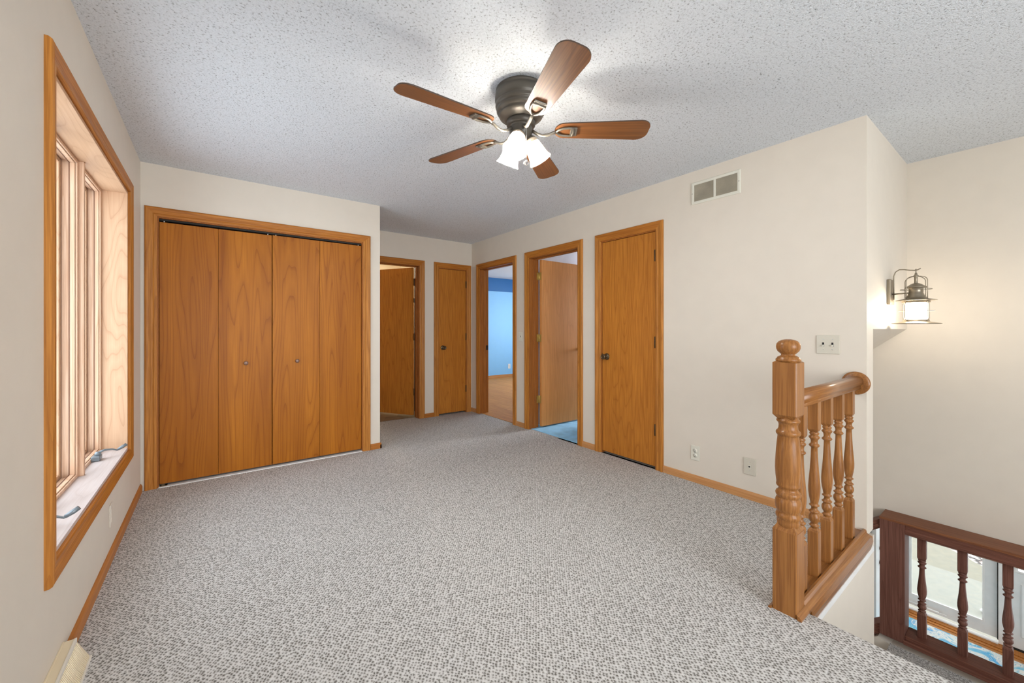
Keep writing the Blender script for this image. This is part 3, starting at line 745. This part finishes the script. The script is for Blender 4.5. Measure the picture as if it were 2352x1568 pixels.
# lamp shades
AMB = plain('amber_mottled_glass', (0.62, 0.50, 0.36), 0.3, var=0.35)
for a_cam in (12, 132, 252):
    az = R(a_cam - YAW); tilt = R(30)
    Mx = Matrix.Rotation(az, 4, 'Z') @ Matrix.Translation((.040, 0, -.242)) @ Matrix.Rotation(-tilt, 4, 'Y') @ Matrix.Rotation(R(180), 4, 'X')
    # local +z now points down/outward
    b = MB(); b.lathe([(.012, -.02), (.018, -.005), (.026, .006), (.033, .012), (.034, .034), (.031, .036), (0.0, .036)], seg=32)
    s = b.build('lamp_socket', 'pewter', fan); s.matrix_local = Mx
    b = MB()
    prof = [(.0300, .014), (.0330, .024), (.0365, .040), (.0400, .056), (.0425, .074), (.0445, .090), (.0475, .106), (.0520, .120), (.0580, .131), (.0590, .134)]
    b.lathe(prof, seg=40, cap=False)
    sh = b.build('lamp_shade', 'shade', fan); sh.matrix_local = Mx
    b2 = MB(); b2.lathe([(.0315, .012), (.0345, .022), (.0375, .036), (.0380, .038)], seg=40, cap=False); b2.build('shade_neck', AMB, sh)
    md = sh.modifiers.new('solid', 'SOLIDIFY'); md.thickness = .0025; md.offset = 1
    b = MB(); b.lathe([(0, .060), (.007, .062), (.009, .074), (.017, .086), (.0195, .097), (.017, .108), (.009, .115), (0, .117)], seg=20)
    bu = b.build('bulb', 'bulb', sh)
# pull chain with crystal
cd = Vector((-sin(R(YAW)), -cos(R(YAW)), 0)); cr = Vector((cos(R(YAW)), -sin(R(YAW)), 0))
pc = cd*.052 + cr*.026
b = MB()
z = -.215
while z > -.375:
    b.lathe([(0, .0022), (.0019, .0012), (.0022, 0), (.0019, -.0012), (0, -.0022)], c=(pc.x, pc.y, z), seg=8); z -= .0046
b.tube([(pc.x*.6, pc.y*.6, -.205), (pc.x, pc.y, -.212), (pc.x, pc.y, -.378)], .0008, 6)
ch = b.build('pull_chain', 'steel', fan)
b = MB(); b.lathe([(0, .016), (.008, .010), (.015, .002), (.015, -.004), (.008, -.012), (0, -.017)], c=(pc.x, pc.y, -.398), seg=8, smooth=False)
b.build('crystal_pull', 'crystal', ch)

# ------------------------------------------------------------------ wall lantern
LX, LY = 3.572, .482
ln = root('wall_lantern', (LX, YE, 1.36)); tag(ln, 'lit pewter coach lantern hanging from a wall bracket above the stairs', 'wall lamp')
def L(z): return z-1.36
ly = LY-YE
b = MB(); b.cbox(-.055, .055, -.020, 0, 0, .165, .004); b.lathe([(0, 0), (.004, 0), (.004, .003), (0, .004)], seg=10, mat=Matrix.Translation((.02, -.02, .05)) @ Matrix.Rotation(R(90), 4, 'X'))
b.lathe([(0, 0), (.004, 0), (.004, .003), (0, .004)], seg=10, mat=Matrix.Translation((.02, -.02, .13)) @ Matrix.Rotation(R(90), 4, 'X'))
b.build('back_plate', 'lantern_metal', ln)
b = MB()
b.tube([(0, -.026, L(1.385)), (0, -.026, L(1.50)), (0, -.026, L(1.545)), (0, -.034, L(1.572)), (0, -.052, L(1.586)), (0, -.075, L(1.584)), (0, -.100, L(1.577)), (0, -.129, L(1.573)), (0, -.140, L(1.577)), (0, -.150, L(1.584))], .0035, 8)
b.tube([(0, -.018, L(1.428)), (0, ly, L(1.432))], .0045, 8)
b.build('hook_arm', 'lantern_metal', ln)
b = MB()
c = (0, ly, -1.36)
b.tube([(0+.006*cos(t*pi/8), ly, L(1.568)+.013*sin(t*pi/8)) for t in range(16)], .0025, 8, closed=True)
b.lathe([(0, 1.556), (.006, 1.555), (.007, 1.545), (.012, 1.540), (.013, 1.534), (.008, 1.528), (.0085, 1.495), (.010, 1.492)], c=c, seg=24)
b.lathe([(0, 1.492), (.012, 1.491), (.024, 1.486), (.036, 1.476), (.052, 1.467), (.054, 1.464), (.050, 1.462), (.040, 1.464), (.034, 1.462), (.034, 1.426), (.037, 1.423), (.037, 1.418), (.046, 1.405), (.049, 1.398), (.060, 1.392), (.092, 1.384), (.096, 1.381), (.092, 1.380), (.066, 1.386), (.066, 1.368), (0, 1.368)], c=c, seg=40)
b.build('lantern_cap', 'lantern_metal', ln)
b = MB()
for k in range(4):
    a = R(45+90*k + 12); q = []
    for t in range(9):
        th = t/8*pi/2; q.append((.010+.056*sin(th), 1.505+.030*cos(th)))
    q += [(.066, 1.45), (.066, 1.39)]
    b.tube([(r*cos(a), ly+r*sin(a), L(z)) for r, z in q], .0022, 6)
b.tube([(.072*cos(t*pi/12), ly+.072*sin(t*pi/12), L(1.452)) for t in range(24)], .0018, 6, closed=True)
b.tube([(.084*cos(t*pi/12), ly+.084*sin(t*pi/12), L(1.315)) for t in range(24)], .0016, 6, closed=True)
for k in range(4):
    a = R(45+90*k + 12)
    b.tube([(r*cos(a), ly+r*sin(a), L(z)) for r, z in [(.058, 1.378), (.070, 1.370), (.074, 1.355), (.074, 1.275), (.070, 1.262), (.060, 1.254)]], .0022, 6)
b.build('wire_cage', 'lantern_metal', ln)
b = MB(); b.lathe([(.058, 1.368), (.062, 1.36), (.062, 1.265), (.058, 1.258)], c=c, seg=36, cap=False); b.build('glass_chimney', 'clear', ln)
b = MB(); b.lathe([(0, 1.366), (.048, 1.366), (.050, 1.36), (.050, 1.268), (.048, 1.262), (0, 1.262)], c=c, seg=32); b.build('frosted_cylinder', 'lantern_glow', ln)
b = MB(); b.lathe([(0, 1.260), (.060, 1.260), (.062, 1.250), (.072, 1.245), (.112, 1.238), (.116, 1.235), (.112, 1.232), (0, 1.232)], c=c, seg=48); b.build('drip_tray', 'lantern_metal', ln)

# ------------------------------------------------------------------ wall devices (right wall: local X=-y)
def plate(parent, w_, h_, mat, t=.006, name='cover_plate'):
    b = MB(); b.cbox(-w_/2, w_/2, -t, 0, -h_/2, h_/2, .0022); return b.build(name, mat, parent)
def screw(o, x, z, y=-.0065, m='steel'):
    b = MB(); b.lathe([(0, 0), (.0028, 0), (.0022, .0012), (0, .0014)], seg=10, mat=Matrix.Translation((x, y, z)) @ Matrix.Rotation(R(90), 4, 'X')); b.build('screw', m, o)
def outlet(name, loc, rz, label, mat='ivory'):
    o = root(name, loc, rz); tag(o, label, 'outlet')
    plate(o, .070, .114, mat)
    for s in (-1, 1):
        b = MB(); b.lathe([(0, 0), (.0168, 0), (.0165, .002), (0, .0022)], seg=24, mat=Matrix.Translation((0, -.0055, s*.0195)) @ Matrix.Rotation(R(90), 4, 'X'))
        r_ = b.build('receptacle', mat, o)
        b = MB()
        for x, hh in ((-.0065, .0045), (.0065, .0038)): b.box(x-.0013, x+.0013, -.0083, -.007, s*.0195+.0035-hh, s*.0195+.0035+hh)
        b.lathe([(0, 0), (.0026, 0), (.0026, .0015), (0, .0015)], seg=12, mat=Matrix.Translation((0, -.0070, s*.0195-.0085)) @ Matrix.Rotation(R(90), 4, 'X'))
        b.build('slot', 'dark_slot', r_)
    screw(o, 0, 0)
    return o
def switch(name, loc, rz, label, gangs, mat='beige_plastic'):
    o = root(name, loc, rz); tag(o, label, 'light switch')
    plate(o, .070 + .046*(gangs-1), .114, mat)
    for g in range(gangs):
        x = (g-(gangs-1)/2)*.046
        b = MB(); b.box(x-.0052, x+.0052, -.0066, -.005, -.0125, .0125); b.build('slot', 'dark_slot', o)
        b = MB(); b.cbox(x-.0040, x+.0040, -.017, -.004, -.0085, .0015, .0015, mat=Matrix.Translation((0, 0, -.001)) @ Matrix.Rotation(R(14), 4, 'X')); b.build('toggle', 'ivory', o)
        screw(o, x, .030); screw(o, x, -.030)
    return o
outlet('wall_outlet', (XR, 1.635, .229), R(-90), 'ivory duplex outlet low on the right wall beside the closed door')
o = root('phone_jack', (XR, 1.238, .232), R(-90)); tag(o, 'beige jack plate low on the right wall near the railing', 'jack plate')
plate(o, .078, .116, 'beige_plastic', .008)
b = MB(); b.cbox(-.009, .009, -.011, -.006, -.009, .009, .001); b.build('jack', 'ivory', o)
b = MB(); b.box(-.0055, .0055, -.0115, -.010, -.0055, .0050); b.build('socket_hole', 'dark_slot', o)
screw(o, 0, .028, -.008); screw(o, 0, -.028, -.008)
switch('light_switch', (XR, .7925, 1.105), R(-90), 'double toggle switch plate above the railing', 2)
switch('light_switch', (XR, 3.853, 1.105), R(-90), 'single toggle switch between the two open doorways', 1, 'ivory')
outlet('wall_outlet', (5.925, 7.999, .27), 0, 'white outlet on the sky blue wall of the far room', 'white')
o = root('blank_outlet_cover', (XL, 2.93, .23), R(90)); tag(o, 'painted over blank plate low on the wall under the window', 'wall plate')
plate(o, .070, .114, 'paint', .005); b = MB(); b.cbox(-.017, .017, -.0065, -.004, -.035, .035, .001); b.build('plate_insert', 'paint', o)

# return air grille
o = root('air_grille', (XR, 1.482, 2.262), R(-90)); tag(o, 'white return air grille high on the right wall', 'vent')
gw, gh = .374, .172
b = MB()
b.frame([(-gw/2+.026, -gh/2+.022), (-gw/2+.026, gh/2-.022), (gw/2-.026, gh/2-.022), (gw/2-.026, -gh/2+.022)], [(-1, -1), (-1, 1), (1, 1), (1, -1)], [(0, 0), (0, .007), (.004, .009), (.018, .009), (.022, .006), (.022, 0)], closed=True)
b.box(-.008, .008, -.0085, 0, -gh/2+.022, gh/2-.022)
b.build('grille_frame', ['ivory', 'ivory'], o)
b = MB(); b.box(-gw/2+.02, gw/2-.02, -.001, -.0002, -gh/2+.02, gh/2-.02); b.build('duct_backing', plain('duct_felt', (.13, .11, .085), .8), o)
b = MB()
nl = 17
for s in (-1, 1):
    x0, x1 = (-gw/2+.026, -.008) if s < 0 else (.008, gw/2-.026)
    for k in range(nl):
        z = -gh/2+.026 + (gh-.052)*k/(nl-1)
        b.box(x0, x1, -.0045, .0045, -.0007, .0007, mat=Matrix.Translation((0, -.004, z)) @ Matrix.Rotation(R(-42), 4, 'X'))
b.build('louvers', 'grille', o)
screw(o, -gw/2+.013, 0, -.009, 'dark_slot'); screw(o, gw/2-.013, 0, -.009, 'dark_slot')

# baseboard register (left wall)
o = root('floor_register', (XL, 2.095, 0)); tag(o, 'almond baseboard heat register at the bottom left corner', 'register')
rl = .62
b = MB(); b.box(0, .006, -rl, 0, 0, .088); b.box(0, .030, -rl, 0, .080, .086)
b.prism([(0, 0), (.0295, .082), (.062, 0)], 'Y', -.003, 0); b.build('register_body', 'almond', o, bevel=.0015)
b = MB(); b.box(.029, .036, -rl, 0, .072, .088); b.build('register_lip', 'almond_light', o, bevel=.0015)
b = MB()
y = -.012
while y > -rl:
    b.tube([(.034, y, .074), (.043, y-.003, .056), (.053, y-.004, .032), (.068, y-.001, .006)], .0026, 6); y -= .0085
b.prism([(.036, .072), (.069, .004), (.065, .002), (.033, .070)], 'Y', -rl, -.002)
b.build('register_louvers', 'almond', o)
b = MB(); b.box(.062, .074, -rl, -.0, .0, .008); b.build('register_toe', 'almond_light', o, bevel=.001)

# ------------------------------------------------------------------ oak railing at the stair opening
rail = root('stair_railing', (1.975, .655, 0)); tag(rail, 'turned oak railing with newel post at the stair opening', 'railing')
def sq(b, h2, z0, z1, c=.004, x=0, y=0):
    b.cbox(x-h2, x+h2, y-h2, y+h2, z0, z1, c)
b = MB()
s2 = .0455
b.prism([(-s2+.004, -s2), (s2-.004, -s2), (s2, -s2+.004), (s2, s2-.004), (s2-.004, s2), (-s2+.004, s2), (-s2, s2-.004), (-s2, -s2+.004)], 'Z', 0, .345)
b.lathe([(.062, .345), (.058, .352), (.0495, .362), (.043, .372)], seg=4, mat=Matrix.Rotation(R(45), 4, 'Z'), smooth=False, cap=False)
post = b.build('newel_post', 'newel', rail)
b = MB()
b.prism([(-s2+.004, -s2), (s2-.004, -s2), (s2, -s2+.004), (s2, s2-.004), (s2-.004, s2), (-s2+.004, s2), (-s2, s2-.004), (-s2, -s2+.004)], 'Z', .836, 1.058)
b.lathe([(.043, .818), (.052, .826), (.0625, .836)], seg=4, mat=Matrix.Rotation(R(45), 4, 'Z'), smooth=False, cap=False)
b.lathe([(.0625, 1.058), (.052, 1.0635), (.030, 1.066), (0, 1.066)], seg=4, mat=Matrix.Rotation(R(45), 4, 'Z'), smooth=False, cap=False)
b.build('upper_block', 'newel', post)
b = MB()
b.lathe([(.030, .345), (.041, .366), (.0425, .380), (.040, .388), (.044, .394), (.0465, .404), (.044, .413), (.040, .418), (.043, .424), (.0475, .436), (.0485, .452), (.0475, .466), (.043, .478), (.040, .482), (.045, .488), (.047, .497), (.044, .505),
         (.038, .510), (.035, .516), (.0365, .524), (.043, .528), (.0445, .534), (.043, .540), (.0435, .548), (.0465, .575), (.0480, .605), (.0470, .640), (.0445, .680), (.0415, .715), (.0385, .742), (.0395, .746), (.0435, .750), (.0455, .757), (.0435, .764), (.0385, .768), (.0355, .776),
         (.0345, .790), (.037, .800), (.0415, .804), (.0435, .809), (.0415, .814), (.036, .818), (.036, .840)], seg=48, cap=False)
b.build('turned_shaft', 'newel', post)
b = MB()
b.lathe([(.044, 1.062), (.046, 1.066), (.046, 1.072), (.041, 1.076), (.041, 1.080), (.034, 1.084), (.027, 1.088), (.0255, 1.093), (.031, 1.098), (.039, 1.106), (.0435, 1.117), (.0445, 1.127), (.0425, 1.138), (.035, 1.148), (.023, 1.1545), (.010, 1.157), (0, 1.1575)], seg=48)
b.build('ball_finial', 'newel', post)
# handrail
b = MB()
hp = [(-.020, .852), (-.024, .860), (-.020, .868), (-.022, .874), (-.030, .880), (-.0335, .892), (-.032, .905), (-.026, .917), (-.014, .924), (0, .926), (.014, .924), (.026, .917), (.032, .905), (.0335, .892), (.030, .880), (.022, .874), (.020, .868), (.024, .860), (.020, .852)]
b.prism(hp, 'X', .040, 1.036)
for f in b.bm.faces: f.smooth = len(f.verts) == 4
b.build('handrail', 'newel_x', rail)
b = MB()
b.lathe([(0, 0), (.066, 0), (.067, .003), (.067, .011), (.063, .016), (.055, .019), (0, .019)], seg=48, mat=Matrix.Translation((1.055, .004, .883)) @ Matrix.Rotation(R(-90), 4, 'Y'))
b.build('wall_rosette', 'newel_x', rail)
def baluster_bm(H0, blk_lo, tz0, tz1, top, s2=.0215):
    """square blocks with turned middle. local origin at base centre"""
    b = MB()
    b.cbox(-s2, s2, -s2, s2, H0, blk_lo, .0025)
    b.lathe([(s2*1.36, blk_lo-.001), (s2*1.1, blk_lo+.008), (s2*.8, blk_lo+.014)], seg=4, mat=Matrix.Rotation(R(45), 4, 'Z'), smooth=False, cap=False)
    b.lathe([(s2*.8, tz1-.012), (s2*1.1, tz1-.007), (s2*1.36, tz1+.001)], seg=4, mat=Matrix.Rotation(R(45), 4, 'Z'), smooth=False, cap=False)
    b.cbox(-s2, s2, -s2, s2, tz1, top, .0025)
    Lh = tz1-blk_lo
    pr = [(.000, .0150), (.018, .0150), (.030, .0135), (.042, .0165), (.052, .0205), (.062, .0165), (.070, .0130), (.080, .0150), (.095, .0195), (.120, .0225), (.145, .0215), (.165, .0160), (.175, .0150), (.182, .0205), (.192, .0215), (.200, .0165), (.212, .0125), (.228, .0120), (.240, .0145), (.246, .0200), (.254, .0205), (.262, .0150),
          (.275, .0155), (.330, .0205), (.380, .0235), (.430, .0240), (.500, .0220), (.600, .0180), (.700, .0150), (.780, .0135), (.822, .0130), (.830, .0185), (.842, .0220), (.852, .0195), (.862, .0145), (.880, .0135), (.900, .0155), (.915, .0210), (.926, .0225), (.936, .0180), (.944, .0150), (.955, .0190), (.965, .0200), (.975, .0150), (1.0, .0150)]
    b.lathe([(r*s2/.0215, blk_lo+f*Lh) for f, r in pr], seg=28, cap=False)
    return b
b0 = None
for x in (2.116, 2.300, 2.487, 2.676, 2.868):
    if b0 is None:
        b0 = baluster_bm(.020, .240, .24, .722, .868).build('baluster', 'newel', rail); b0.location = (x-1.975, 0, 0)
    else:
        c_ = b0.copy(); COL.objects.link(c_); c_.parent = rail; c_.location = (x-1.975, 0, 0)
# base moulding under balusters (local y: -.055 .. .05)
b = MB()
b.prism([(.045, 0), (.045, .022), (.040, .026), (-.022, .026), (-.024, .034), (-.028, .040), (-.036, .040), (-.042, .034), (-.046, .020), (-.056, .016), (-.064, .008), (-.064, -.004), (-.056, -.012), (-.050, -.016), (-.049, 0)], 'X', .046, 1.055)
b.prism([(-.049, 0), (-.046, .020), (-.056, .016), (-.064, .008), (-.064, -.004), (-.056, -.012), (-.050, -.016)], 'X', -.050, .05)
b.prism([(.046, 0), (.046, .012), (.056, .008), (.058, 0)], 'X', -.055, .046)
b.build('base_rail', 'newel_x', rail)
b = MB()
b.prism([(-.0495, -.085), (-.0495, -.008), (-.060, -.012), (-.062, -.040), (-.056, -.072), (-.052, -.085)], 'X', .085, 1.11)
b.build('apron_moulding', 'newel_x', rail)
b = MB(); b.box(XO-.02, 3.14, YO-.006, YO, -.115, -.084)
struct(b.build('trim_3', 'white'), 'white painted strip under the oak railing apron', 'trim')

# ------------------------------------------------------------------ dark lower guard
g = root('lower_guard_rail', (4.06, .66, -1.08)); tag(g, 'dark reddish oak guard with turned balusters beside the stair landing', 'railing')
GX0, GX1 = 3.97, 4.15
def gl(x, y, z): return (x-4.06, y-.66, z+1.08)
def gbox(b, x0, x1, y0, y1, z0, z1): b.cbox(x0-4.06, x1-4.06, y0-.66, y1-.66, z0+1.08, z1+1.08, .003)
b = MB(); gbox(b, GX0, GX1-.03, .593, .728, -1.062, -.205); b.build('guard_post', 'guard_v', g)
b = MB(); gbox(b, GX0-.004, GX1+.01, -2.6, .730, -.207, -.190); b.build('cap_rail', wood('red_oak_cap', (0.250, 0.100, 0.045), (0.12, 0.038, 0.018), 'Y', 9, .5, .5, across=7, along=.4), g)
b = MB(); gbox(b, GX0+.004, GX1-.03, -2.6, .593, -.275, -.207); gbox(b, GX0-.002, GX0+.02, -2.6, .593, -.262, -.235); b.build('top_rail', 'guard_y', g)
b = MB(); gbox(b, GX0+.004, GX1-.03, -2.6, .593, -1.035, -1.00); gbox(b, GX0-.008, GX0+.03, -2.6, .60, -1.062, -1.030); b.build('bottom_rail', 'guard_y', g)
b = MB()
for (za, zb_, xa, xb) in ((-.275, -.205, GX0+.02, GX1-.04), (-.262, -.235, GX0+.012, GX0+.03), (-1.06, -.985, GX0+.02, GX1-.04), (-1.045, -1.02, GX0+.012, GX0+.03)):
    y0_, y1_ = .728, 1.75; sl = -.80
    b.prism([(y0_-.66, za+1.08-.01), (y0_-.66, zb_+1.08-.01), (y1_-.66, zb_+1.08-.01+sl*(y1_-y0_)), (y1_-.66, za+1.08-.01+sl*(y1_-y0_))], 'X', xa-4.06, xb-4.06)
b.build('sloping_rail', 'guard_y', g)
y = .517; first = None
while y > -2.5:
    if first is None:
        first = baluster_bm(.055, .245, .0, .640, .83, s2=.0225).build('baluster', 'guard_v', g); first.location = (0, y-.66, 0)
    else:
        c_ = first.copy(); COL.objects.link(c_); c_.parent = g; c_.location = (0, y-.66, 0)
    y -= .193
